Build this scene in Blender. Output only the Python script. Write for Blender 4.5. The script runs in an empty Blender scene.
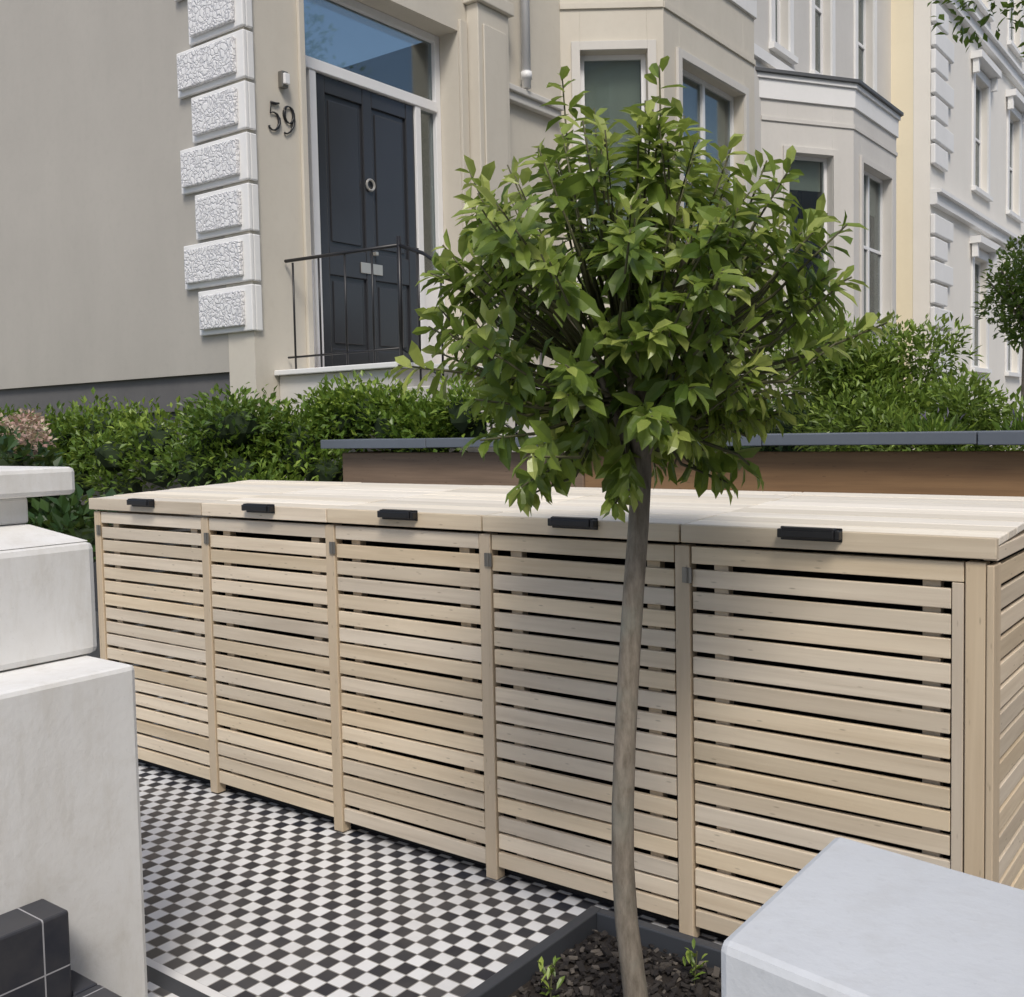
import bpy, bmesh, math, random
import numpy as np
from mathutils import Vector, Matrix
random.seed(7); rng=np.random.default_rng(7)
scene=bpy.context.scene
scene.view_settings.view_transform='Standard'; scene.view_settings.look='None'
scene.view_settings.exposure=0; scene.view_settings.gamma=1

# ---------------------------------------------------------------- materials
def newmat(name):
    m=bpy.data.materials.new(name); m.use_nodes=True
    nt=m.node_tree; return m,nt,nt.nodes,nt.links,nt.nodes['Principled BSDF']
def mixc(N,L,fac,a,b,blend='MIX'):
    n=N.new('ShaderNodeMix'); n.data_type='RGBA'; n.blend_type=blend
    for sock,v in ((n.inputs[0],fac),(n.inputs[6],a),(n.inputs[7],b)):
        if hasattr(v,'links'): L.new(v,sock)
        elif isinstance(v,(int,float)): sock.default_value=v
        else: sock.default_value=(*v,1)
    return n.outputs[2]
def mth(N,L,op,a,b=None,c=None):
    n=N.new('ShaderNodeMath'); n.operation=op
    for i,v in enumerate((a,b,c)):
        if v is None: continue
        if hasattr(v,'links'): L.new(v,n.inputs[i])
        else: n.inputs[i].default_value=v
    return n.outputs[0]
def noise(N,L,vec,scale,detail=4,rough=.55):
    n=N.new('ShaderNodeTexNoise'); n.inputs['Scale'].default_value=scale
    n.inputs['Detail'].default_value=detail; n.inputs['Roughness'].default_value=rough
    L.new(vec,n.inputs['Vector']); return n.outputs['Fac']
def ramp(N,L,f,lo,hi):
    n=N.new('ShaderNodeMapRange'); L.new(f,n.inputs[0]); n.inputs[1].default_value=lo; n.inputs[2].default_value=hi
    return n.outputs[0]
def bump(N,L,h,strength,dist,bsdf):
    b=N.new('ShaderNodeBump'); b.inputs['Strength'].default_value=strength; b.inputs['Distance'].default_value=dist
    L.new(h,b.inputs['Height']); L.new(b.outputs[0],bsdf.inputs['Normal'])
def objc(N): return N.new('ShaderNodeTexCoord').outputs['Object']

def plaster(name,col,dark,stain=.5,rough=.8,bs=.15,streak=True,patch=None):
    m,nt,N,L,P=newmat(name); c=objc(N)
    n1=ramp(N,L,noise(N,L,c,.9,6,.6),.35,.75)
    mp=N.new('ShaderNodeMapping'); mp.inputs['Scale'].default_value=(2.2,2.2,.45); L.new(c,mp.inputs[0])
    n2=ramp(N,L,noise(N,L,mp.outputs[0],1.0,6,.65),.45,.85)
    n3=noise(N,L,c,14,5,.6)
    a=mixc(N,L,mth(N,L,'MULTIPLY',n1,stain*.6),col,dark)
    if streak: a=mixc(N,L,mth(N,L,'MULTIPLY',n2,stain*.55),a,dark)
    a=mixc(N,L,mth(N,L,'MULTIPLY',ramp(N,L,n3,.5,.8),stain*.35),a,dark)
    if patch:
        mp4=N.new('ShaderNodeMapping'); mp4.inputs['Scale'].default_value=(9,9,2.2); L.new(c,mp4.inputs[0])
        a=mixc(N,L,mth(N,L,'MULTIPLY',ramp(N,L,noise(N,L,mp4.outputs[0],1.0,7,.7),.50,.78),.6),a,patch)
        a=mixc(N,L,mth(N,L,'MULTIPLY',ramp(N,L,noise(N,L,c,3.3,8,.75),.54,.74),.5),a,patch)
        a=mixc(N,L,mth(N,L,'MULTIPLY',ramp(N,L,noise(N,L,c,60,5,.7),.60,.78),.25),a,tuple(x*.6 for x in patch))
    L.new(a,P.inputs['Base Color']); P.inputs['Roughness'].default_value=rough
    bump(N,L,mth(N,L,'ADD',mth(N,L,'MULTIPLY',noise(N,L,c,60,3),.4),noise(N,L,c,5,3)),bs,.006,P)
    return m
def wood(name,axis,col,dark,amt=1):
    m,nt,N,L,P=newmat(name); c=objc(N)
    at=N.new('ShaderNodeAttribute'); at.attribute_name='rnd'; r=at.outputs['Fac']
    cmb=N.new('ShaderNodeCombineXYZ')
    for i in range(3): L.new(mth(N,L,'MULTIPLY',r,17.3+5*i),cmb.inputs[i])
    va=N.new('ShaderNodeVectorMath'); va.operation='ADD'; L.new(c,va.inputs[0]); L.new(cmb.outputs[0],va.inputs[1])
    mp=N.new('ShaderNodeMapping'); s=[38,38,38]; s[axis]=1.6; mp.inputs['Scale'].default_value=s; L.new(va.outputs[0],mp.inputs[0])
    g=noise(N,L,mp.outputs[0],1.0,6,.62)
    mp2=N.new('ShaderNodeMapping'); s=[8,8,8]; s[axis]=1.2; mp2.inputs['Scale'].default_value=s; L.new(va.outputs[0],mp2.inputs[0])
    g2=noise(N,L,mp2.outputs[0],1.0,3,.5)
    a=mixc(N,L,mth(N,L,'MULTIPLY',ramp(N,L,g,.42,.72),.55*amt),col,dark)
    a=mixc(N,L,mth(N,L,'MULTIPLY',ramp(N,L,g2,.45,.75),.35*amt),a,tuple(x*.8 for x in dark))
    v=mth(N,L,'MULTIPLY_ADD',r,.28,.85)
    hs=N.new('ShaderNodeHueSaturation'); L.new(a,hs.inputs['Color']); L.new(v,hs.inputs['Value'])
    L.new(mth(N,L,'MULTIPLY_ADD',mth(N,L,'FRACT',mth(N,L,'MULTIPLY',r,7.7)),.35,.76),hs.inputs['Saturation'])
    vo=N.new('ShaderNodeTexVoronoi'); mp3=N.new('ShaderNodeMapping'); s=[9,9,9]; s[axis]=2.2; mp3.inputs['Scale'].default_value=s
    L.new(va.outputs[0],mp3.inputs[0]); L.new(mp3.outputs[0],vo.inputs['Vector'])
    kn=N.new('ShaderNodeMapRange'); L.new(vo.outputs['Distance'],kn.inputs[0]); kn.inputs[1].default_value=.13; kn.inputs[2].default_value=.05
    a=mixc(N,L,mth(N,L,'MULTIPLY',kn.outputs[0],.5*amt),hs.outputs[0],tuple(x*.5 for x in dark))
    L.new(a,P.inputs['Base Color']); P.inputs['Roughness'].default_value=.65
    bump(N,L,g,.3,.003,P); return m
WC=(.71,.60,.445); WD=(.49,.385,.26)
M={}
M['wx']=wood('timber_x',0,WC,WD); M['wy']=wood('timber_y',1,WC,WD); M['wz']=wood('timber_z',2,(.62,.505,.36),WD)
M['lid']=wood('timber_lid_skylit',0,(.83,.765,.65),(.64,.55,.42),.7)  # same timber made paler: sky light on the lid tops put into colour
M['bedwood']=wood('bed_timber',0,(.30,.185,.10),(.14,.08,.045))
M['wallgrey']=plaster('stucco_grey',(.44,.415,.37),(.34,.32,.285),.7)
M['stucco']=plaster('stucco_cream',(.62,.58,.50),(.48,.44,.37),.6)
M['stucco2']=plaster('stucco_pale',(.63,.61,.57),(.48,.46,.43),.5)
M['sunlit_cream']=plaster('stucco_sunlit_yellow',(.80,.72,.54),(.66,.58,.42),.4)  # cream stucco, its colour warmed and brightened to stand for sunlight
M['sunlit_white']=plaster('stucco_sunlit_white',(.78,.75,.69),(.64,.61,.55),.4)  # white stucco of the far facade, sunlight painted in as brighter colour
M['trim']=plaster('trim_white',(.78,.78,.77),(.62,.62,.60),.4)
M['pier']=plaster('pier_render',(.80,.80,.79),(.60,.57,.52),.6,bs=.35,patch=(.56,.53,.47))
M['stone']=plaster('cap_stone',(.62,.64,.66),(.46,.47,.48),.8,bs=.4,streak=False,patch=(.50,.50,.49))
M['plinth']=plaster('dark_plinth',(.14,.135,.135),(.07,.07,.07),.6)
M['conc']=plaster('paving',(.30,.29,.27),(.19,.18,.17),.8,streak=False)
M['slate']=plaster('slate_coping',(.13,.15,.18),(.08,.09,.11),.6,rough=.45,streak=False)
def simple(name,col,rough=.5,metal=0,bs=0,bscale=30,var=.25):
    m,nt,N,L,P=newmat(name); c=objc(N); n=noise(N,L,c,bscale*.3,5)
    L.new(mixc(N,L,mth(N,L,'MULTIPLY',n,var),col,tuple(x*.5 for x in col)),P.inputs['Base Color'])
    P.inputs['Roughness'].default_value=rough; P.inputs['Metallic'].default_value=metal
    if bs: bump(N,L,noise(N,L,c,bscale,4),bs,.004,P)
    return m
M['black']=simple('black_iron',(.012,.012,.014),.4)
M['door']=simple('door_paint',(.042,.044,.050),.16,bs=.15,bscale=6)
M['white']=simple('white_paint',(.80,.80,.80),.4,var=.1)
M['planter']=simple('planter_zinc',(.05,.055,.065),.5,bs=.1)
M['brass']=simple('letter_plate',(.62,.60,.55),.3,.6)
M['steel']=simple('hinge_steel',(.25,.24,.22),.4,.7)
M['asphalt']=simple('asphalt',(.05,.05,.052),.9,bs=.6,bscale=90)
M['kerb']=simple('kerb_granite',(.3,.29,.28),.8,bs=.3)
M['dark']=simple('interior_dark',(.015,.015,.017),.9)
M['blind']=simple('blind',(.70,.68,.56),.8)
M['brown']=simple('threshold_wood',(.20,.11,.06),.5)
M['soil']=simple('soil',(.025,.019,.015),.95,bs=1,bscale=40,var=.6)
M['lead']=simple('roof_lead',(.10,.105,.11),.6)
# bark
def bark(name,a,b):
    m,nt,N,L,P=newmat(name); c=objc(N)
    mp=N.new('ShaderNodeMapping'); mp.inputs['Scale'].default_value=(1,1,.25); L.new(c,mp.inputs[0])
    n=noise(N,L,mp.outputs[0],70,6,.7); n2=noise(N,L,c,9,4)
    x=mixc(N,L,ramp(N,L,n,.35,.7),a,b); x=mixc(N,L,mth(N,L,'MULTIPLY',ramp(N,L,n2,.5,.7),.5),x,(.23,.24,.2))
    L.new(x,P.inputs['Base Color']); P.inputs['Roughness'].default_value=.85; bump(N,L,n,.6,.004,P); return m
M['bark']=bark('bark',(.26,.225,.18),(.12,.10,.075))
M['twig']=simple('twig',(.10,.10,.045),.7)
def chip():
    m,nt,N,L,P=newmat('bark_chip'); at=N.new('ShaderNodeAttribute'); at.attribute_name='rnd'
    L.new(mixc(N,L,at.outputs['Fac'],(.014,.011,.010),(.15,.13,.11)),P.inputs['Base Color']); P.inputs['Roughness'].default_value=.85; return m
M['chip']=chip()
def leaf(name,c0,c1,c2,tr=.35,rough=.38):
    m,nt,N,L,P=newmat(name); at=N.new('ShaderNodeAttribute'); at.attribute_name='rnd'; r=at.outputs['Fac']
    cr=N.new('ShaderNodeValToRGB'); L.new(r,cr.inputs[0]); e=cr.color_ramp.elements
    e[0].position=0; e[0].color=(*c0,1); e[1].position=1; e[1].color=(*c2,1); x=e.new(.6); x.color=(*c1,1)
    L.new(cr.outputs[0],P.inputs['Base Color']); P.inputs['Roughness'].default_value=rough
    t=N.new('ShaderNodeBsdfTranslucent'); L.new(mixc(N,L,.5,cr.outputs[0],(.30,.38,.06)),t.inputs['Color'])
    ms=N.new('ShaderNodeMixShader'); ms.inputs[0].default_value=tr
    L.new(P.outputs[0],ms.inputs[1]); L.new(t.outputs[0],ms.inputs[2]); L.new(ms.outputs[0],N['Material Output'].inputs[0]); return m
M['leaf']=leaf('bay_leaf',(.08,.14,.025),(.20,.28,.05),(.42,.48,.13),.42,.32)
M['hedge']=leaf('hedge_leaf',(.05,.11,.02),(.13,.22,.03),(.32,.43,.07))
M['shrub']=leaf('shrub_leaf',(.09,.15,.025),(.20,.30,.05),(.40,.50,.10))
M['darkleaf']=leaf('dark_leaf',(.02,.05,.018),(.04,.09,.025),(.09,.16,.04),.25)
M['petal']=leaf('hydrangea_petal',(.50,.30,.28),(.65,.52,.42),(.60,.62,.40),.3,.6)
M['lav']=leaf('lavender',(.14,.12,.2),(.2,.17,.28),(.1,.16,.08),.2,.7)
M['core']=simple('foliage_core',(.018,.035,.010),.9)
# glass
def glass():
    m,nt,N,L,P=newmat('window_glass')
    g=N.new('ShaderNodeBsdfGlossy'); g.inputs['Roughness'].default_value=.03
    t=N.new('ShaderNodeBsdfTransparent'); t.inputs[0].default_value=(.75,.8,.8,1)
    lw=N.new('ShaderNodeLayerWeight'); lw.inputs[0].default_value=.35
    f=mth(N,L,'MULTIPLY_ADD',lw.outputs['Fresnel'],.5,.05)
    ms=N.new('ShaderNodeMixShader'); L.new(f,ms.inputs[0]); L.new(t.outputs[0],ms.inputs[1]); L.new(g.outputs[0],ms.inputs[2])
    L.new(ms.outputs[0],N['Material Output'].inputs[0]); return m
M['glass']=glass()
# tiles
def tiles(name,size,check=True,cw=(.80,.81,.82),cb=(.016,.019,.03),grout=(.35,.34,.32),gw=.035):
    m,nt,N,L,P=newmat(name); c=objc(N); s=N.new('ShaderNodeSeparateXYZ'); L.new(c,s.inputs[0])
    if check:
        x=mth(N,L,'DIVIDE',s.outputs[0],size); y=mth(N,L,'DIVIDE',s.outputs[1],size)
        fx=mth(N,L,'FLOOR',x); fy=mth(N,L,'FLOOR',y)
        par=mth(N,L,'PINGPONG',mth(N,L,'ADD',fx,fy),1)
        axes=[x,y]
    else:
        axes=[mth(N,L,'DIVIDE',s.outputs[i],size) for i in range(3)]
        fx=mth(N,L,'FLOOR',axes[0]); fy=mth(N,L,'FLOOR',axes[1]); par=None
    cmb=N.new('ShaderNodeCombineXYZ'); L.new(fx,cmb.inputs[0]); L.new(fy,cmb.inputs[1])
    wn=N.new('ShaderNodeTexWhiteNoise'); L.new(cmb.outputs[0],wn.inputs['Vector'])
    base=mixc(N,L,par,cw,cb) if par is not None else mixc(N,L,0.,cb,cb)
    base=mixc(N,L,mth(N,L,'MULTIPLY',wn.outputs[0],.14),base,(.3,.29,.28))
    g=None
    for a in axes:
        fr=mth(N,L,'FRACT',a); d=mth(N,L,'MINIMUM',fr,mth(N,L,'SUBTRACT',1,fr)); g=d if g is None else mth(N,L,'MINIMUM',g,d)
    gm=mth(N,L,'LESS_THAN',g,gw)
    base=mixc(N,L,gm,base,grout)
    dirt=ramp(N,L,noise(N,L,c,2.5,6,.65),.48,.78)
    base=mixc(N,L,mth(N,L,'MULTIPLY',dirt,.3),base,(.22,.20,.17))
    L.new(base,P.inputs['Base Color']); L.new(mth(N,L,'MULTIPLY_ADD',noise(N,L,c,20,3),.3,.25),P.inputs['Roughness'])
    bump(N,L,mth(N,L,'ADD',mth(N,L,'SUBTRACT',1,gm),mth(N,L,'MULTIPLY',wn.outputs[0],.5)),.3,.002,P); return m
M['check']=tiles('checker_tiles',.052)
M['blacktile']=tiles('black_step_tiles',.150,False,gw=.012,grout=(.4,.4,.42))
# vermiculated quoin
def verm():
    m,nt,N,L,P=newmat('vermiculated_stone'); c=objc(N)
    v=N.new('ShaderNodeTexVoronoi'); v.feature='DISTANCE_TO_EDGE'; v.inputs['Scale'].default_value=24
    nz=N.new('ShaderNodeTexNoise'); nz.inputs['Scale'].default_value=12; L.new(c,nz.inputs['Vector'])
    vm=N.new('ShaderNodeVectorMath'); vm.operation='MULTIPLY_ADD'; L.new(nz.outputs['Color'],vm.inputs[0]); vm.inputs[1].default_value=(.12,.12,.12); L.new(c,vm.inputs[2])
    L.new(vm.outputs[0],v.inputs['Vector']); h=ramp(N,L,v.outputs['Distance'],.02,.16)
    L.new(mixc(N,L,h,(.60,.60,.62),(.78,.78,.78)),P.inputs['Base Color']); P.inputs['Roughness'].default_value=.8
    bump(N,L,h,.6,.011,P); return m
M['verm']=verm()

# ---------------------------------------------------------------- mesh builder
class MB:
    def __init__(s): s.v=[];s.f=[];s.m=[];s.r=[];s.mats=[]
    def mi(s,k):
        if k not in s.mats: s.mats.append(k)
        return s.mats.index(k)
    def pts8(s,p,mat,r=None):
        b=len(s.v); s.v+=p; r=random.random() if r is None else r; k=s.mi(mat)
        for f in ((0,3,2,1),(4,5,6,7),(0,1,5,4),(1,2,6,5),(2,3,7,6),(3,0,4,7)):
            s.f.append([b+i for i in f]); s.m.append(k); s.r.append(r)
    def box(s,x0,x1,y0,y1,z0,z1,mat,r=None):
        s.pts8([(x0,y0,z0),(x1,y0,z0),(x1,y1,z0),(x0,y1,z0),(x0,y0,z1),(x1,y0,z1),(x1,y1,z1),(x0,y1,z1)],mat,r)
    def fbox(s,F,u0,u1,n0,n1,z0,z1,mat,r=None):
        ox,oy,ux,uy=F; P=lambda u,n,z:(ox+ux*u+uy*n,oy+uy*u-ux*n,z)
        s.pts8([P(u0,n1,z0),P(u1,n1,z0),P(u1,n0,z0),P(u0,n0,z0),P(u0,n1,z1),P(u1,n1,z1),P(u1,n0,z1),P(u0,n0,z1)],mat,r)
    def prism(s,poly,z0,z1,mat):
        b=len(s.v); n=len(poly); k=s.mi(mat); r=random.random()
        s.v+=[(x,y,z0) for x,y in poly]+[(x,y,z1) for x,y in poly]
        fs=[list(range(n))[::-1],list(range(n,2*n))]+[[i,(i+1)%n,n+(i+1)%n,n+i] for i in range(n)]
        for f in fs: s.f.append([b+i for i in f]); s.m.append(k); s.r.append(r)
    def tube(s,pts,rad,mat,seg=8):
        k=s.mi(mat); r=random.random(); rings=[]
        for i,p in enumerate(pts):
            p=Vector(p); a=Vector(pts[max(i-1,0)]); c=Vector(pts[min(i+1,len(pts)-1)]); d=(c-a).normalized()
            u=d.cross(Vector((0,0,1)) if abs(d.z)<.9 else Vector((1,0,0))).normalized(); w=d.cross(u)
            rr=rad[i] if isinstance(rad,(list,tuple)) else rad; b=len(s.v)
            for j in range(seg):
                t=2*math.pi*j/seg; s.v.append(tuple(p+u*math.cos(t)*rr+w*math.sin(t)*rr))
            rings.append(b)
        for a,b in zip(rings,rings[1:]):
            for j in range(seg): s.f.append([a+j,a+(j+1)%seg,b+(j+1)%seg,b+j]); s.m.append(k); s.r.append(r)
        s.f.append([rings[0]+j for j in range(seg)]); s.m.append(k); s.r.append(r)
        s.f.append([rings[-1]+j for j in range(seg)]); s.m.append(k); s.r.append(r)
    def build(s,name,parent=None,bevel=0,smooth=False):
        me=bpy.data.meshes.new(name); me.from_pydata(s.v,[],s.f)
        for k in s.mats: me.materials.append(M[k])
        me.polygons.foreach_set('material_index',s.m)
        bm=bmesh.new(); bm.from_mesh(me); bmesh.ops.recalc_face_normals(bm,faces=bm.faces); bm.to_mesh(me); bm.free()
        a=me.attributes.new('rnd','FLOAT','FACE'); a.data.foreach_set('value',s.r)
        if smooth: me.polygons.foreach_set('use_smooth',[True]*len(me.polygons))
        o=bpy.data.objects.new(name,me); scene.collection.objects.link(o)
        if parent: o.parent=parent
        if bevel:
            b=o.modifiers.new('b','BEVEL'); b.width=bevel; b.segments=2; b.limit_method='ANGLE'; b.angle_limit=.7
        return o
def empty(name):
    e=bpy.data.objects.new(name,None); scene.collection.objects.link(e); return e

# leaves -------------------------------------------------------------
T8=np.array([(0,0,0),(.32,.38,.06),(.70,.42,.05),(1,0,-.12),(.70,-.42,.05),(.32,-.38,.06),(.33,0,0),(.7,0,-.03)])
F8=[(0,6,1),(0,5,6),(1,6,7,2),(6,5,4,7),(2,7,3),(7,4,3)]
T4=np.array([(0,0,0),(.5,.5,.08),(1,0,-.08),(.5,-.5,.08)]); F4=[(0,2,1),(0,3,2)]
def leaves(name,P,D,Nn,Ln,W,mat,simple_=False,parent=None,rnd=None):
    P=np.asarray(P);D=np.asarray(D,float);Nn=np.asarray(Nn,float);n=len(P)
    D/=np.linalg.norm(D,axis=1)[:,None]+1e-9; S=np.cross(D,Nn); S/=np.linalg.norm(S,axis=1)[:,None]+1e-9; U=np.cross(S,D)
    T=T4 if simple_ else T8; FF=F4 if simple_ else F8; k=len(T)
    V=P[:,None]+D[:,None]*(T[None,:,0:1]*Ln[:,None,None])+S[:,None]*(T[None,:,1:2]*W[:,None,None])+U[:,None]*(T[None,:,2:3]*Ln[:,None,None])
    V=V.reshape(-1,3); faces=[]
    for i in range(n):
        b=i*k
        for f in FF: faces.append(tuple(b+j for j in f))
    me=bpy.data.meshes.new(name); me.from_pydata(V.tolist(),[],faces); me.materials.append(M[mat])
    if rnd is None: rnd=rng.random(n)
    a=me.attributes.new('rnd','FLOAT','FACE'); a.data.foreach_set('value',np.repeat(np.clip(rnd,0,1),len(FF)).astype(np.float32))
    o=bpy.data.objects.new(name,me); scene.collection.objects.link(o)
    if parent: o.parent=parent
    return o
def rdir(n):
    d=rng.normal(size=(n,3)); return d/np.linalg.norm(d,axis=1)[:,None]
def clumps(name,C,R,per,L0,asp,mat,parent=None,up=.5,simple_=True,core=.68,bright=0.,full=False):
    """foliage from clump centres C with radii R (n,3)"""
    C=np.asarray(C);R=np.asarray(R); n=len(C); idx=np.repeat(np.arange(n),per); d=rdir(len(idx))
    if not full: d[:,2]=np.where(d[:,2]<-.3,-d[:,2]*.6,d[:,2])
    rad=rng.uniform(.50,1.08,len(idx))[:,None]
    P=C[idx]+d*R[idx]*rad
    D=d+rng.normal(size=d.shape)*.6; D[:,2]+=up*.6
    Nn=rdir(len(idx))*.6+np.array([0,0,1.])+d*.3
    L=rng.uniform(.7,1.3,len(idx))*L0
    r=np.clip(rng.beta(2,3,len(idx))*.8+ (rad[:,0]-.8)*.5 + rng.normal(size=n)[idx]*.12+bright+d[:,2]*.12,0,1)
    leaves(name,P,D,Nn,L,L*asp,mat,simple_,parent,r)
    if core:  # dark lumps added inside the clumps to stop see-through
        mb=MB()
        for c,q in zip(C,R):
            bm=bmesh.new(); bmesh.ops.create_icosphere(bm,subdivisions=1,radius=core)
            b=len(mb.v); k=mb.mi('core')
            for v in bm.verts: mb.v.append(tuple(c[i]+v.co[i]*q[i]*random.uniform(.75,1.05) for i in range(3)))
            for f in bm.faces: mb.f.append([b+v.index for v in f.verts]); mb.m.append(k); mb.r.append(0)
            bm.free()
        mb.build(name+'_dark_core',parent)

# ---------------------------------------------------------------- camera
CAMH=1.54; F=1040.; yaw=math.radians(37.0); pitch=math.radians(3.3); roll=math.radians(1.15)
fw=Vector((-math.sin(yaw)*math.cos(pitch),math.cos(yaw)*math.cos(pitch),-math.sin(pitch)))
rt=Vector((math.cos(yaw),math.sin(yaw),0)); up=rt.cross(fw)
r2=rt*math.cos(roll)-up*math.sin(roll); u2=up*math.cos(roll)+rt*math.sin(roll)
cd=bpy.data.cameras.new('camera'); cam=bpy.data.objects.new('camera',cd); scene.collection.objects.link(cam)
mw=Matrix((r2,u2,-fw)).transposed().to_4x4(); mw.translation=Vector((0,0,CAMH)); cam.matrix_world=mw
cd.sensor_width=36; cd.lens=36*F/1024; cd.shift_y=-.0107; cd.clip_end=2000; cd.clip_start=.05; scene.camera=cam

# ---------------------------------------------------------------- light
sel=math.radians(50); saz=math.radians(140)
sd=Vector((math.sin(saz)*math.cos(sel),math.cos(saz)*math.cos(sel),math.sin(sel)))
w=bpy.data.worlds.new('World'); scene.world=w; w.use_nodes=True; nt=w.node_tree
sk=nt.nodes.new('ShaderNodeTexSky'); sk.sky_type='NISHITA'; sk.sun_disc=False; sk.sun_elevation=sel; sk.sun_rotation=saz
sk.air_density=1.0; sk.dust_density=2.6; sk.ozone_density=1.0
nt.links.new(sk.outputs[0],nt.nodes['Background'].inputs[0]); nt.nodes['Background'].inputs[1].default_value=.15
sl=bpy.data.lights.new('sun','SUN'); sl.energy=2.2; sl.angle=math.radians(16); sl.color=(1,.945,.86)
so=bpy.data.objects.new('sun',sl); so.rotation_euler=sd.to_track_quat('Z','Y').to_euler(); scene.collection.objects.link(so)

# ---------------------------------------------------------------- ground
mb=MB(); mb.box(-300,300,-300,300,-.5,-.20,'conc'); mb.build('ground')
mb=MB(); mb.box(2.3,9.2,-120,160,-.2,-.12,'asphalt'); mb.build('road')
mb=MB(); mb.box(-60,2.0,-60,120,-.2,0,'conc'); mb.build('pavement')
mb=MB()
for i in range(-30,60): mb.box(2.0,2.3,i*2,i*2+1.99,-.2,.003,'kerb'); mb.box(9.2,9.5,i*2,i*2+1.99,-.2,.003,'kerb')
mb.build('kerb',bevel=.01)
mb=MB(); mb.box(9.5,60,-60,120,-.2,0,'conc'); mb.build('pavement')
mb=MB(); mb.box(-6,-.2,1.716,2.85,-.05,.004,'check'); mb.box(-6,-.2,1.690,1.716,-.05,.005,'white'); mb.box(-6,-.2,1.64,1.690,-.05,.004,'planter')
mb.box(-6,-.2,1.0,1.64,-.05,.0045,'check'); mb.build('tiled_path')
mb=MB(); mb.box(-.57,.8,2.4,3.6,-.05,.006,'slate'); mb.build('paving_slab')

# ---------------------------------------------------------------- bin store
bs=empty('slatted_timber_bin_store')
X=[-4.49,-3.66,-2.90,-2.155,-1.42,-.595]; Y0=2.70; Y1=3.62; HF=1.25; HB=1.285
mb=MB() # posts & rails
for i,x in enumerate(X):
    wd=.048
    xa=x-wd/2 if 0<i<5 else (x if i==0 else x-wd)
    mb.box(xa,xa+wd,Y0,Y0+.045,.01,1.188,'wz')
mb.box(X[-1]-.045,X[-1],Y1-.045,Y1,.01,1.18,'wz'); mb.box(X[0],X[0]+.045,Y1-.045,Y1,.01,1.18,'wz')
mb.box(X[-1]+.002,X[-1]+.020,Y0-.004,Y0+.07,.01,1.183,'wz')
mb.build('posts',bs,.003)
mb=MB()
NS=17; z0=.055; z1=1.130; pit=(z1-z0)/NS
for i in range(5):
    a=X[i]+(.024 if i else .048)+.004; b=X[i+1]-(.024 if i<4 else .048)-.004
    mb.box(a,b,Y0+.004,Y0+.03,1.136,1.186,'wx')
    for k in range(NS):
        zz=z0+k*pit+random.uniform(-.002,.002); h=pit-.013; y=Y0+.006+random.uniform(-.002,.002)
        tl=random.uniform(-.0025,.0025); e=b-random.uniform(0,.002)-(.03 if i==4 else 0); s0=a+random.uniform(0,.002)
        mb.pts8([(s0,y,zz),(e,y,zz+tl),(e,y+.018,zz+tl),(s0,y+.018,zz),(s0,y,zz+h),(e,y,zz+h+tl),(e,y+.018,zz+h+tl),(s0,y+.018,zz+h)],'wx')
    mb.box(a+.06,a+.105,Y0+.028,Y0+.06,.05,1.134,'wz'); mb.box(b-.105,b-.06,Y0+.028,Y0+.06,.05,1.134,'wz')
    if i==4: mb.box(b-.028,b,Y0+.004,Y0+.028,.05,1.134,'wz')
mb.build('door_slats',bs,.002)
mb=MB()
for k in range(19):
    zz=.05+k*pit
    if zz+pit>1.19: continue
    mb.box(X[-1]+.001,X[-1]+.016,Y0+.073,Y1,zz,zz+pit-.013,'wy')
    mb.box(X[0]-.016,X[0]-.001,Y0+.05,Y1,zz,zz+pit-.013,'wy')
mb.build('side_slats',bs,.002)
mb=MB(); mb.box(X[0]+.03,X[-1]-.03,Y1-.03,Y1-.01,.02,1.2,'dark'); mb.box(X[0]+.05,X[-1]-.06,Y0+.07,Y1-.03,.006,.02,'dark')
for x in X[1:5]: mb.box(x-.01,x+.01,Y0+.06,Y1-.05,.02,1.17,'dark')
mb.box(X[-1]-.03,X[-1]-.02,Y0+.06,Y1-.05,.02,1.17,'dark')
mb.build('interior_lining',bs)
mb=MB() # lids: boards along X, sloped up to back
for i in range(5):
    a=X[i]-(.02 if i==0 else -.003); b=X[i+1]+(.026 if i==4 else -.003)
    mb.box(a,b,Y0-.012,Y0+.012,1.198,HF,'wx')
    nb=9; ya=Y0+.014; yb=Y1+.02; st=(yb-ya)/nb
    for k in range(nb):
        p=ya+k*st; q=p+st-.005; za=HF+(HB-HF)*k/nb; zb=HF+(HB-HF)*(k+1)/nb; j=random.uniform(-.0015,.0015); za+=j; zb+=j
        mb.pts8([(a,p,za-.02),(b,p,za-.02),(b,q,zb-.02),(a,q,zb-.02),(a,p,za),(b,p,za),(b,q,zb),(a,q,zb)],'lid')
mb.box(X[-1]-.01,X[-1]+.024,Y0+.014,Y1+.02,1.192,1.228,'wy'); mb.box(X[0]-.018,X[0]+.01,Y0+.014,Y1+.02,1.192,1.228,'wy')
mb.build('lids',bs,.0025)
mb=MB() # handles
HY=Y0+.008
for i in range(5):
    c=(X[i]+X[i+1])/2+.005-(.025 if i==4 else 0); w=.085
    mb.box(c-w,c+w,HY-.026,HY-.0205,1.222,1.259,'black')
    mb.box(c-w*.85,c+w*.85,HY-.052,HY-.026,1.250,1.259,'black'); mb.box(c-w*.85,c+w*.85,HY-.055,HY-.048,1.232,1.253,'black')
    mb.box(c-w,c-w+.014,HY-.05,HY-.026,1.230,1.254,'black'); mb.box(c+w-.014,c+w,HY-.05,HY-.026,1.230,1.254,'black')
mb.build('handles',bs,.003)
mb=MB()
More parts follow.
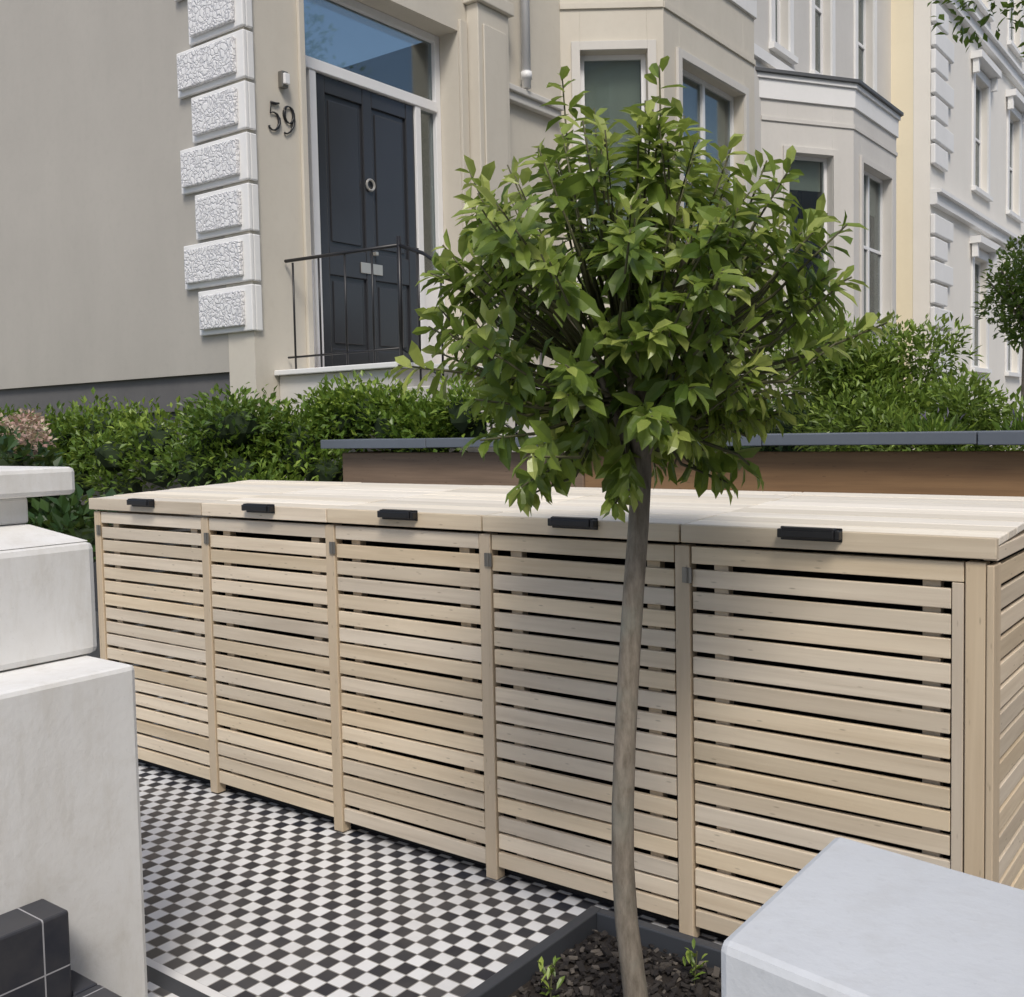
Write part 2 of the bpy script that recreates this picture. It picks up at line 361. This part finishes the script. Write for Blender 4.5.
for i in range(5):
    for z in (1.08,):
        xx=X[i]+.018 if i else X[i]+.04
        mb.box(xx-.016,xx+.014,Y0-.005,Y0-.001,z,z+.045,'steel'); mb.tube([(xx,Y0-.005,z),(xx,Y0-.005,z+.045)],.004,'steel',6)
mb.build('hinges',bs)

# ---------------------------------------------------------------- raised bed behind
rb=empty('raised_timber_bed')
mb=MB()
xb=[-4.66,-2.9,-.7,1.1,2.2]
for z in (.67,.92,1.17):
    for a,b in zip(xb,xb[1:]): mb.box(a,b-.003,4.46+random.uniform(0,.006),4.50,z,z+.238,'bedwood')
    mb.box(-4.66,-4.62,4.505,5.2,z,z+.238,'bedwood')
mb.box(-4.62,2.2,4.5,5.2,.1,1.38,'soil'); mb.build('boards',rb,.008)
mb=MB()
xs=[-4.76,-3.9,-3.02,-1.9,-1.0,.0,1.1,2.25]
for a,b in zip(xs,xs[1:]): mb.box(a,b-.005,4.38,4.60,1.435+random.uniform(-.002,.002),1.488,'slate')
mb.box(-4.76,-4.56,4.604,5.25,1.435,1.488,'slate'); mb.build('coping',rb,.004)

# ---------------------------------------------------------------- gate pier (left)
gp=empty('white_gate_pier')
mb=MB()
mb.box(-3.3,-2.40,.2,1.545,0,.945,'pier')
mb.build('plinth',gp,.014)
mb=MB(); mb.box(-3.3,-2.60,.2,1.565,.947,1.255,'pier'); mb.build('shaft',gp,.02)
mb=MB()
mb.pts8([(-3.3,.2,1.255),(-2.61,.2,1.255),(-2.61,1.555,1.255),(-3.3,1.555,1.255),(-3.3,.2,1.30),(-2.78,.2,1.30),(-2.78,1.48,1.30),(-3.3,1.48,1.30)],'pier')
mb.box(-3.3,-2.80,.2,1.49,1.302,1.375,'pier'); mb.build('weathering',gp,.008)
mb=MB(); mb.box(-3.3,-2.74,.2,1.60,1.377,1.455,'pier'); mb.build('cap',gp,.014)
st=empty('black_tiled_steps')
mb=MB(); mb.box(-2.397,-2.28,.2,1.265,0,.43,'blacktile'); mb.build('upper_step',st,.006)
mb=MB(); mb.box(-2.277,-1.9,.2,1.33,0,.225,'blacktile'); mb.box(-2.397,-2.279,1.267,1.33,0,.225,'blacktile'); mb.build('lower_step',st,.006)

# right wall with cap
wl=empty('white_boundary_wall')
mb=MB(); mb.prism([(-.53,1.085),(1.6,.75),(1.6,1.145),(-.53,1.48)],.85,.935,'stone'); mb.build('coping_stone',wl,.012)
mb=MB(); mb.prism([(-.50,1.115),(1.55,.79),(1.55,1.12),(-.50,1.445)],0,.848,'pier'); mb.build('wall_body',wl,.01)

# ---------------------------------------------------------------- tree planter
tp=empty('dark_planter_box')
PX0,PX1,PY0,PY1,PH=-1.62,-.60,1.05,2.50,.14; t=.035
mb=MB(); mb.box(PX0,PX0+t,PY0,PY1,0,PH,'planter'); mb.box(PX1-t,PX1,PY0,PY1,0,PH,'planter')
mb.box(PX0+t,PX1-t,PY0,PY0+t,0,PH,'planter'); mb.box(PX0+t,PX1-t,PY1-t,PY1,0,PH,'planter'); mb.build('planter_sides',tp,.004)
mb=MB(); mb.box(PX0+t,PX1-t,PY0+t,PY1-t,.02,.085,'soil')
for i in range(4200):
    x=random.uniform(PX0+.05,PX1-.05); y=random.uniform(1.3,PY1-.05); z=.087+random.random()*.016
    sc_=random.uniform(.25,1); a=.016*sc_*random.uniform(.6,1.3); b=.010*sc_*random.uniform(.5,1.1); c=random.uniform(.002,.006)*sc_
    R=Matrix.Rotation(random.random()*6.28,3,'Z')@Matrix.Rotation(random.uniform(-.6,.6),3,'X')@Matrix.Rotation(random.uniform(-.5,.5),3,'Y')
    pts=[tuple(R@Vector(q)+Vector((x,y,z))) for q in [(-a,-b,-c),(a,-b*.7,-c),(a*.8,b,-c),(-a,b*.8,-c),(-a,-b,c),(a*.9,-b,c),(a,b,c),(-a*.8,b,c)]]
    mb.pts8(pts,'chip',random.random()**5)
mb.build('soil_and_chips',tp)

# ---------------------------------------------------------------- bay tree
bt=empty('lollipop_bay_tree')
TX,TY=-1.20,2.07
CC=np.array([TX-.03,TY+.01,1.83])
mb=MB()
def off(px,z): d=px*.0022; return (TX+d*.8,TY+d*.6,z)
tr=[off(-4,.05),off(-10,.22),off(-18,.38),off(-21,.52),off(-20,.66),off(-17,.8),off(-12,.97),off(-6,1.15),off(0,1.3),off(4,1.43),off(4,1.6),off(0,1.95)]
mb.tube(tr,[.033,.029,.027,.0265,.026,.0255,.025,.0245,.024,.024,.018,.008],'bark',14)
mb.build('trunk',bt,smooth=True)
mbt=MB(); P=[];D=[];Nn=[];Ln=[];W=[];Rn=[]
NT=300
for i in range(NT):
    z=1-2*(i+.5)/NT; ph=i*2.39996; s=math.sqrt(1-z*z)
    d=np.array([math.cos(ph)*s,math.sin(ph)*s,z])+rng.normal(size=3)*.18; d/=np.linalg.norm(d)
    shell=rng.random()<.80
    rad=(rng.uniform(.78,1.05) if shell else rng.uniform(.40,.8))
    lump=1+.09*math.sin(3.1*d[0]*2+1)+.08*math.sin(4.3*d[1]+2*d[2])+.06*math.sin(7*d[2]+3*d[0])
    if rng.random()<.10: rad*=1.12
    R3=np.array([.465,.465,.43 if d[2]>0 else .45])
    tip=CC+d*R3*rad*lump
    base=CC+np.array([0,0,-.25])+ (tip-CC-np.array([0,0,-.25]))*.35
    od=tip-(CC+np.array([0,0,-.12])); od/=np.linalg.norm(od); od[2]+=.20; od/=np.linalg.norm(od)
    mid=(base+tip)/2+rng.normal(size=3)*.02; mid[2]-=.02
    mbt.tube([tuple(base),tuple(mid),tuple(tip)],[.005,.0035,.002],'twig',4)
    nl=rng.integers(9,17); tone=rng.normal()*.18
    a=np.cross(od,[.3,.2,1.]); a/=np.linalg.norm(a); b=np.cross(od,a)
    tl=.12
    for k in range(nl):
        f=k/nl; an=k*2.4+rng.normal()*.3; sp=1.45-.85*f
        side=a*math.cos(an)+b*math.sin(an)
        dd=od*math.cos(sp)+side*math.sin(sp)+np.array([0,0,-.30+rng.normal()*.18-(.45 if d[2]<-.45 else 0)])
        P.append(tip-od*tl*(1-f)+rng.normal(size=3)*.004); D.append(dd)
        Nn.append(od*.8+np.array([0,0,.7])+rng.normal(size=3)*.45)
        l=rng.uniform(.058,.098)*(1-.35*f); Ln.append(l); W.append(l*rng.uniform(.38,.52))
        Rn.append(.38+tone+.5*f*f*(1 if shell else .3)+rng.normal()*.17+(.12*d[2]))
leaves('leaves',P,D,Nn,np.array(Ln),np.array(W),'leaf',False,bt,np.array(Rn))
# main limbs
for i in range(9):
    ph=i*.7+.3; e=np.array([math.cos(ph)*.22,math.sin(ph)*.22,.0+.05*(i%3)])+CC
    mbt.tube([(TX,TY,1.42+.03*(i%3)),tuple((np.array([TX,TY,1.5])*.5+e*.5)),tuple(e)],[.011,.008,.005],'bark',6)
mbt.build('branches',bt,smooth=True)

# seedlings in planter
for nm,(sx,sy),hh in (('weed_seedling',(-1.46,2.05),.11),('weed_seedling',(-1.22,2.36),.08)):
    e=empty(nm); n=22
    f=rng.random(n); an=rng.random(n)*6.28
    P_=np.stack([sx+rng.normal(size=n)*.012,sy+rng.normal(size=n)*.012,.10+f*hh],1)
    D_=np.stack([np.cos(an),np.sin(an),.5+f],1); L_=rng.uniform(.022,.04,n)
    leaves('seedling_leaves',P_,D_,np.tile([0,0,1.],(n,1))+rdir(n)*.3,L_,L_*.4,'shrub',False,e,rng.random(n))
    m_=MB(); m_.tube([(sx,sy,.08),(sx+.01,sy,.1+hh)],.002,'twig',4); m_.build('stem',e)

# ---------------------------------------------------------------- facade helpers
def wallpan(mb,Fr,L,z0,z1,th,ops,mat):
    us=sorted({0,L}|{o[0] for o in ops}|{o[1] for o in ops})
    for a,b in zip(us,us[1:]):
        c=(a+b)/2; seg=[(o[2],o[3]) for o in ops if o[0]<c<o[1]]; seg.sort(); z=z0
        for s,e in seg:
            if s>z: mb.fbox(Fr,a,b,-th,0,z,s,mat)
            z=e
        if z<z1: mb.fbox(Fr,a,b,-th,0,z,z1,mat)
def window(mb,Fr,u0,u1,z0,z1,depth=.12,panes=1,surround='trim',arch=.10,blind=.5,sill=True,bars=0):
    n=-depth; fw_=.05
    mb.fbox(Fr,u0,u0+fw_,n-.05,n,z0,z1,'white'); mb.fbox(Fr,u1-fw_,u1,n-.05,n,z0,z1,'white')
    mb.fbox(Fr,u0+fw_,u1-fw_,n-.05,n,z1-fw_,z1,'white'); mb.fbox(Fr,u0+fw_,u1-fw_,n-.05,n,z0,z0+.07,'white')
    zm=(z0+z1)/2; mb.fbox(Fr,u0+fw_,u1-fw_,n-.045,n-.002,zm-.025,zm+.025,'white')
    for k in range(1,panes):
        u=u0+(u1-u0)*k/panes; mb.fbox(Fr,u-.03,u+.03,n-.048,n+.004,z0,z1,'white')
    for k in range(1,bars+1):
        u=u0+fw_+(u1-u0-2*fw_)*k/(bars+1); mb.fbox(Fr,u-.012,u+.012,n-.04,n-.012,z0+.06,z1-.04,'white')
    mb.fbox(Fr,u0+fw_,u1-fw_,n-.034,n-.028,z0+.05,z1-.03,'glass')
    if blind>0: mb.fbox(Fr,u0+fw_,u1-fw_,n-.10,n-.09,z1-(z1-z0)*blind,z1,'blind')
    mb.fbox(Fr,u0-.02,u1+.02,n-.8,n-.6,z0-.1,z1+.1,'dark')
    for (a,b) in ((u0-.02,u0),(u1,u1+.02)): mb.fbox(Fr,a,b,n-.6,n-.14,z0,z1,'dark')
    if arch:
        p=.035
        mb.fbox(Fr,u0-arch,u0-.002,0.001,p,z0,z1+arch,surround); mb.fbox(Fr,u1+.002,u1+arch,0.001,p,z0,z1+arch,surround)
        mb.fbox(Fr,u0-.002,u1+.002,0.001,p,z1+.002,z1+arch,surround)
    if sill: mb.fbox(Fr,u0-arch-.03,u1+arch+.03,.001,.09,z0-.09,z0-.003,surround)
def bay(mb,y0,yA,yB,yC,xm,xf,zt,wall,b1=.45,b2=.6,m0=.20,m1=.17,zs=3.05):
    A=(xm,y0);B=(xf,yA);C=(xf,yB);Dd=(xm,yC)
    segs=[(A,B),(B,C),(C,Dd)]
    for k,(p,q) in enumerate(segs):
        L=math.hypot(q[0]-p[0],q[1]-p[1]); Fr=(p[0],p[1],(q[0]-p[0])/L,(q[1]-p[1])/L)
        if k==1: op=[(.35,L-.32,zs,5.38)]
        else: op=[(m0,L-m1,zs,5.38)] if k==0 else [(.2,L-.17,zs,5.38)]
        wallpan(mb,Fr,L,0,zt,.25,op,wall)
        for o in op: window(mb,Fr,*o,panes=2 if k==1 else 1,blind=b1 if k==1 else b2,surround='stucco2',arch=.09)
        mb.fbox(Fr,.15,L-.15,.001,.03,2.2,2.85,wall)
        mb.fbox(Fr,0,L,.001,.02,5.80,5.86,wall)
    def off_(d,z0,z1,mat):
        def side(ya,yb,sg):   # ya at wall, yb at front corner, sg=-1 near side, +1 far side
            ux,uy=xf-xm,abs(yb-ya); l=math.hypot(ux,uy); ux/=l; uy/=l   # direction wall->front
            th=math.acos(max(-1,min(1,uy)));                             # angle between face normal and +X
            cy=yb+sg*d*math.tan(th/2)
            s=(.1+uy*d)/ux; wy=ya+sg*(ux*d+uy*s)
            return (xm-.1,wy),(xf+d,cy)
        a,b=side(y0,yA,-1); e,c=side(yC,yB,1)
        mb.prism([a,b,c,e],z0,z1,mat)
    off_(.03,zt-.40,zt-.13,'trim'); off_(.06,zt-.128,zt-.06,'trim'); off_(.10,zt-.058,zt-.01,'lead')

# ---------------------------------------------------------------- house 59
h=empty('stucco_house'); XF=-6.1; YC=5.0
mb=MB()
FL=(-16.0,YC,1,0) # flank, u along +X
mb.fbox(FL,0,9.598,-.3,0,2.0,13,'wallgrey')
mb.fbox(FL,0,9.598,-.3,-.04,0,1.998,'plinth'); mb.fbox(FL,0,9.598,-.038,.0,1.72,1.80,'plinth')
FF_=(XF,YC,0,1)
u0,u1,zb,zt=.56,2.42,2.0,5.12
ops=[(u0,u1,2.0,5.12)]
wallpan(mb,FF_,6.998,0,13,.3,ops,'stucco')
mb.build('walls',h)
mb=MB() # quoins on flank, wrap corner
z=2.285; k=0
while z<12.5:
    wdt=.76 if k%2 else .60
    mb.box(XF-wdt,XF+.03,YC-.035,YC-.001,z,z+.335,'trim'); mb.box(XF+.001,XF+.03,YC-.001,YC+.06,z,z+.335,'trim')
    mb.box(XF-wdt+.05,XF-.05,YC-.07,YC-.034,z+.04,z+.295,'verm')
    z+=.362; k+=1
mb.build('quoins',h,.008)
mb=MB()
n0=-.22; z_tr=4.42
def fb(*a): mb.fbox(FF_,*a)
fb(u0+.002,u0+.07,n0-.08,n0,zb,zt-.002,'white'); fb(u1-.07,u1-.002,n0-.08,n0,zb,zt-.002,'white'); fb(u0+.07,u1-.07,n0-.08,n0,zt-.07,zt-.002,'white')
fb(u0+.07,u1-.07,n0-.08,n0+.02,z_tr,z_tr+.09,'white')
dl,dr=u0+.32,u1-.36
fb(dl-.07,dl,n0-.08,n0+.01,zb,z_tr,'white'); fb(dr,dr+.07,n0-.08,n0+.01,zb,z_tr,'white')
fb(u0+.07,dl-.07,n0-.06,n0-.01,zb,zb+.95,'white'); fb(dr+.07,u1-.07,n0-.06,n0-.01,zb,zb+.95,'white')
fb(u0+.07,dl-.07,n0-.05,n0-.04,zb+.95,z_tr,'glass'); fb(dr+.07,u1-.07,n0-.05,n0-.04,zb+.95,z_tr,'glass')
fb(u0+.07,u1-.07,n0-.05,n0-.04,z_tr+.09,zt-.07,'glass')
fb(u0-.05,u1+.05,-1.6,-1.5,zb,zt,'dark'); fb(u0-.02,u0,-1.5,-.31,zb,zt,'dark'); fb(u1,u1+.02,-1.5,-.31,zb,zt,'dark')
fb(u0+.002,u1-.002,-.2,.03,zb+.002,zb+.04,'brown')
fb(u0-.06,u0-.004,.001,.03,zb,zt+.1,'stucco'); fb(u1+.004,u1+.10,.001,.03,zb,zt+.1,'stucco')
mb.build('door_case',h,.006)
mb=MB() # door leaf with panels
fb(dl,dr,n0-.07,n0-.035,zb+.045,z_tr-.003,'door')
cm=(dl+dr)/2
for a,b in ((dl,dl+.11),(cm-.055,cm+.055),(dr-.11,dr)): fb(a+.001,b-.001,n0-.0345,n0-.012,zb+.046,z_tr-.005,'door')
for a,b in ((dl+.11,cm-.055),(cm+.055,dr-.11)):
    for z_a,z_b in ((zb+.046,zb+.22),(zb+.82,zb+1.05),(z_tr-.14,z_tr-.005)): fb(a,b,n0-.0345,n0-.014,z_a,z_b,'door')
    for z_a,z_b in ((zb+.22,zb+.82),(zb+1.05,z_tr-.14)): fb(a+.045,b-.045,n0-.0345,n0-.022,z_a+.045,z_b-.045,'door')
mb.build('door_leaf',h,.006)
mb=MB()
fb(cm-.13,cm+.13,n0-.011,n0-.002,zb+.87,zb+.96,'brass')
fb(cm+.02,cm+.05,n0-.011,n0+.03,zb+1.03,zb+1.06,'brass')
mb.build('letter_plate',h,.003)
bpy.ops.mesh.primitive_torus_add(major_radius=.045,minor_radius=.01,major_segments=20,minor_segments=8,location=(XF+n0+.005,YC+cm,zb+1.62),rotation=(0,math.pi/2,0))
o=bpy.context.object; o.name='door_knocker'; o.data.materials.append(M['brass']); o.parent=h
mb=MB() # pilaster, string course
fb(2.54,3.00,.001,.14,0,5.38,'stucco'); fb(2.50,3.04,.001,.18,5.382,5.5,'stucco'); fb(2.60,2.94,.142,.16,2.5,5.2,'stucco')
fb(2.54,3.00,.001,.14,5.502,7.5,'stucco'); fb(3.052,3.97,.001,.07,4.66,4.74,'stucco2'); fb(3.052,3.97,.001,.10,4.742,4.80,'stucco2')
mb.build('pilaster_and_string_course',h,.01)
mb=MB(); mb.tube([(XF+.09,8.34,4.82),(XF+.09,8.34,9)],.045,'white',10)
for zz in (4.9,6.2): mb.tube([(XF+.09,8.34,zz),(XF+.09,8.34,zz+.07)],.056,'white',10)
mb.build('drainpipe',h,smooth=True)
mb=MB(); fb(.30,.36,.001,.05,4.10,4.22,'steel'); fb(.305,.355,.05,.075,4.12,4.20,'white'); mb.build('entry_lamp',h,.006)
# house number: serif numerals drawn as raised strokes with thick-thin contrast
mb=MB(); SX=XF+.012; NY=YC+.185; NZ=3.77; S=1.12
def stroke(pts,rad):
    mb.tube([(SX,NY+u*S,NZ+v*S) for u,v in pts],[r*S for r in rad],'black',8)
stroke([(.028,.183),(.06,.180),(.098,.190)],[.009,.010,.006])
stroke([(.028,.183),(.024,.145),(.020,.108)],[.004,.0035,.0035])
stroke([(.020,.108),(.035,.119),(.055,.122),(.078,.113),(.094,.090),(.096,.060),(.084,.030),(.060,.008),(.034,.003),(.014,.012),(.008,.028)],[.003,.004,.005,.008,.011,.0115,.010,.006,.005,.007,.009])
ox=.125
lp=[(ox+.055+.041*math.sin(t_),.133+.055*math.cos(t_)) for t_ in [k_*2*math.pi/20 for k_ in range(21)]]
stroke(lp,[.004+.0075*abs(math.sin(k_*2*math.pi/20)) for k_ in range(21)])
stroke([(ox+.097,.135),(ox+.098,.100),(ox+.088,.060),(ox+.066,.025),(ox+.035,.004),(ox+.012,.006)],[.010,.011,.009,.006,.005,.008])
mb.build('house_number_59',h,smooth=True)
mb=MB(); bay(mb,9.07,9.7,11.95,12.5,XF,-5.25,6.75,'stucco',.45,1.0); mb.build('bay_window',h,.004)
# landing & steps descending toward +X
mb=MB(); mb.box(XF+.002,-4.9,5.22,7.05,0,1.96,'stucco2'); mb.box(XF+.002,-4.85,5.17,7.05,1.962,2.0,'trim')
for i in range(11):
    mb.box(-4.85+i*.27,-4.85+(i+1)*.27,5.24,7.05,0,1.83-i*.165,'stucco2')
mb.build('entrance_steps',h,.006)
mb=MB()
def rail(p,q,r=.013): mb.tube([p,q],r,'black',8)
ry=5.30
rail((XF+.02,ry,2.82),(-4.92,ry,2.80)); rail((XF+.02,ry,2.10),(-4.92,ry,2.10),.008)
for x in (-6.0,-5.72,-5.45,-5.18,-4.92): rail((x,ry,2.0),(x,ry,2.8),.008)
rail((-4.92,ry,2.0),(-4.92,ry,2.86),.016)
mb.tube([(-4.92,ry,2.80),(-4.7,ry,2.72),(-3.2,ry,1.80)],.013,'black',8); mb.tube([(-4.92,ry,2.10),(-4.75,ry,2.0),(-3.2,ry,1.05)],.008,'black',8)
for i in range(8):
    x=-4.75+i*.2; rail((x,ry,1.95-(x+4.92)*.61),(x,ry,2.76-(x+4.75)*.6),.008)
mb.build('iron_railing',h,smooth=True)

# ---------------------------------------------------------------- second house
h2=empty('stucco_house'); mb=MB()
F3=(XF,12.0,0,1); wins=[(2.55,3.1,6.95,9.3),(4.1,4.85,6.95,9.3),(6.1,6.95,6.95,9.3)]
wallpan(mb,F3,8.0,0,13,.3,wins,'stucco2')
for o_ in wins:
    window(mb,F3,*o_,blind=0.3,arch=.14,bars=0); mb.fbox(F3,o_[0]-.25,o_[1]+.25,.001,.18,o_[3]+.2,o_[3]+.32,'trim')
mb.fbox(F3,0,8,.001,.06,6.6,6.75,'trim'); mb.fbox(F3,0,8,.001,.3,12.2,12.6,'trim')
mb.build('walls',h2)
mb=MB(); bay(mb,14.1,15.45,17.5,18.1,XF,-5.25,6.5,'stucco2',.25,.2,.45,.38); mb.build('bay_window',h2,.004)

# ---------------------------------------------------------------- cream house
h3=empty('cream_house'); mb=MB()
mb.fbox((-14,20.0,1,0),0,8.298,-.3,0,0,16,'sunlit_cream')
F4_=(-5.4,20.0,0,1); wins=[]
for u in (3.2,6.4,9.6,12.8,16.2):
    for zz in (2.6,6.3,10.1): wins.append((u,u+1.15,zz,zz+2.3))
wallpan(mb,F4_,22,0,16,.298,wins,'sunlit_white')
for o_ in wins:
    window(mb,F4_,*o_,blind=.35,arch=.16,bars=1); mb.fbox(F4_,o_[0]-.3,o_[1]+.3,.001,.22,o_[3]+.22,o_[3]+.36,'trim')
    for uu in (o_[0]-.26,o_[1]+.16): mb.fbox(F4_,uu,uu+.10,.036,.15,o_[3]-.05,o_[3]+.218,'trim')
for zz in (5.45,9.3): mb.fbox(F4_,0,22,.001,.12,zz,zz+.2,'trim'); mb.fbox(F4_,0,22,.001,.2,zz+.202,zz+.27,'trim')
mb.fbox(F4_,-.3,22,.001,.6,15.3,15.8,'trim')
mb.build('walls',h3)
mb=MB(); z=.3;k=0
while z<15:
    if not any(abs(z+.2-q)<.40 for q in (5.6,9.45)):
        mb.fbox(F4_,.002,1.3 if k%2 else .9,.001,.09,z,z+.36,'trim')
    z+=.42;k+=1
mb.build('quoins',h3,.02)

# ---------------------------------------------------------------- opposite terrace, unseen; raised so the door glass reflects it, not sky
h4=empty('unseen_terrace'); mb=MB()
F5=(17.0,26.0,0,-1); wins=[]
for u in range(2,58,4):
    for zz in (1.5,5.0,8.2,11.2,14.2): wins.append((u,u+1.3,zz,zz+2.1))
wallpan(mb,F5,60,0,17.5,.4,wins,'stucco2')
mb.fbox(F5,0,60,-11,-1.2,0,17.4,'stucco2')
for o_ in wins: window(mb,F5,*o_,blind=.3,arch=.15)
for zz in (4.3,7.6,10.7,16.8): mb.fbox(F5,0,60,.001,.2,zz,zz+.2,'trim')
mb.build('walls',h4)

# ---------------------------------------------------------------- planting
hd=empty('garden_hedge'); C=[];R=[]
for i in range(64):
    x=random.uniform(-9.8,-5.0); C.append((x,random.uniform(4.05,4.65),random.uniform(1.1,1.64))); R.append((.32,.3,.26))
for i in range(22):
    x=random.uniform(-5.5,-4.0); C.append((x,random.uniform(4.85,5.05),random.uniform(1.4,1.66))); R.append((.24,.14,.24))
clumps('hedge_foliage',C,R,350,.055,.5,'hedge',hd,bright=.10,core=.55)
# hydrangea at far left
hy=empty('hydrangea_bush'); C=[];R=[]
for i in range(14): C.append((random.uniform(-7.6,-5.6),random.uniform(3.1,3.7),random.uniform(.7,1.36))); R.append((.28,.28,.24))
clumps('hydrangea_foliage',C,R,160,.10,.6,'darkleaf',hy)
C=[];R=[]
for i in range(20): C.append((random.uniform(-7.6,-5.7),random.uniform(3.0,3.5),random.uniform(1.25,1.62))); R.append((.10,.10,.08))
clumps('hydrangea_flowers',C,R,110,.03,.9,'petal',hy,core=0)
# mixed shrubs in front garden to the right
sh=empty('garden_shrub'); C=[];R=[]
for c,n,s in (((-2.3,6.9,1.80),40,(.60,.5,.62)),((-1.75,6.6,1.45),22,(.50,.4,.35))):
    for i in range(n):
        d=rdir(1)[0]*rng.random()**.5; C.append(tuple(np.array(c)+d*np.array(s))); q=rng.uniform(.16,.26); R.append((q,q,q))
clumps('shrub_foliage',C,R,270,.058,.42,'shrub',sh,bright=.05,up=.6,core=0,full=True)
sh2=empty('garden_shrub'); C=[];R=[]
for i in range(26): C.append((random.uniform(-3.9,-2.6),random.uniform(7.6,8.6),random.uniform(1.0,1.75))); R.append((.35,.3,.3))
clumps('shrub_foliage',C,R,220,.07,.45,'darkleaf',sh2)
lv=empty('lavender_plant'); C=[];R=[]
for i in range(14): C.append((random.uniform(-1.35,.6),random.uniform(4.8,5.1),random.uniform(1.38,1.47))); R.append((.15,.12,.10))
clumps('lavender_foliage',C,R,110,.08,.10,'hedge',lv,up=2.4,core=0)
clumps('lavender_flowers',[(c[0],c[1],c[2]+.08) for c in C],[(.15,.12,.06)]*len(C),9,.04,.22,'lav',lv,up=3,core=0)
st_=empty('small_garden_tree'); C=[];R=[]
for i in range(30):
    d=rdir(1)[0]*rng.random()**.4; C.append(tuple(np.array((-1.95,10.4,2.70))+d*np.array((.5,.5,.42)))); q=rng.uniform(.12,.22); R.append((q,q,q))
clumps('foliage',C,R,150,.06,.5,'hedge',st_,core=0,full=True); mb=MB(); mb.tube([(-1.95,10.4,0),(-1.97,10.4,1.4),(-1.95,10.4,2.7)],[.06,.045,.03],'bark',8)
for i in range(6):
    a=i*1.05; mb.tube([(-1.95,10.4,2.2+.05*i),(-1.95+math.cos(a)*.35,10.4+math.sin(a)*.35,2.7+.04*i)],[.02,.008],'bark',5)
mb.build('trunk',st_)
# street tree right
sr=empty('street_tree'); C=[];R=[]
for i in range(110):
    d=rdir(1)[0]*rng.random()**.35; C.append(tuple(np.array((-.40,9.6,5.72))+d*np.array((2.1,2.1,1.8)))); R.append((.40,.40,.34))
clumps('foliage',C,R,160,.09,.5,'hedge',sr,core=0,full=True); mb=MB(); mb.tube([(.7,9.6,0),(.6,9.6,2.5),(.3,9.6,4.3),(-.3,9.6,6.2)],[.2,.15,.12,.05],'bark',10)
for i in range(10):
    a=i*.9; mb.tube([(.4,9.6,3.6+i*.2),(.1+math.cos(a)*.9,9.6+math.sin(a)*.9,4.8+i*.15),(-.4+math.cos(a)*1.6,9.6+math.sin(a)*1.6,5.6+i*.15)],[.06,.035,.012],'bark',6)
mb.build('trunk',sr,smooth=True)
# garden wall farther along
mb=MB(); mb.box(-1.75,-1.5,9.0,19,0,1.6,'stucco2'); mb.box(-1.80,-1.45,9.0,19,1.602,1.68,'trim'); mb.build('garden_wall',None,.01)
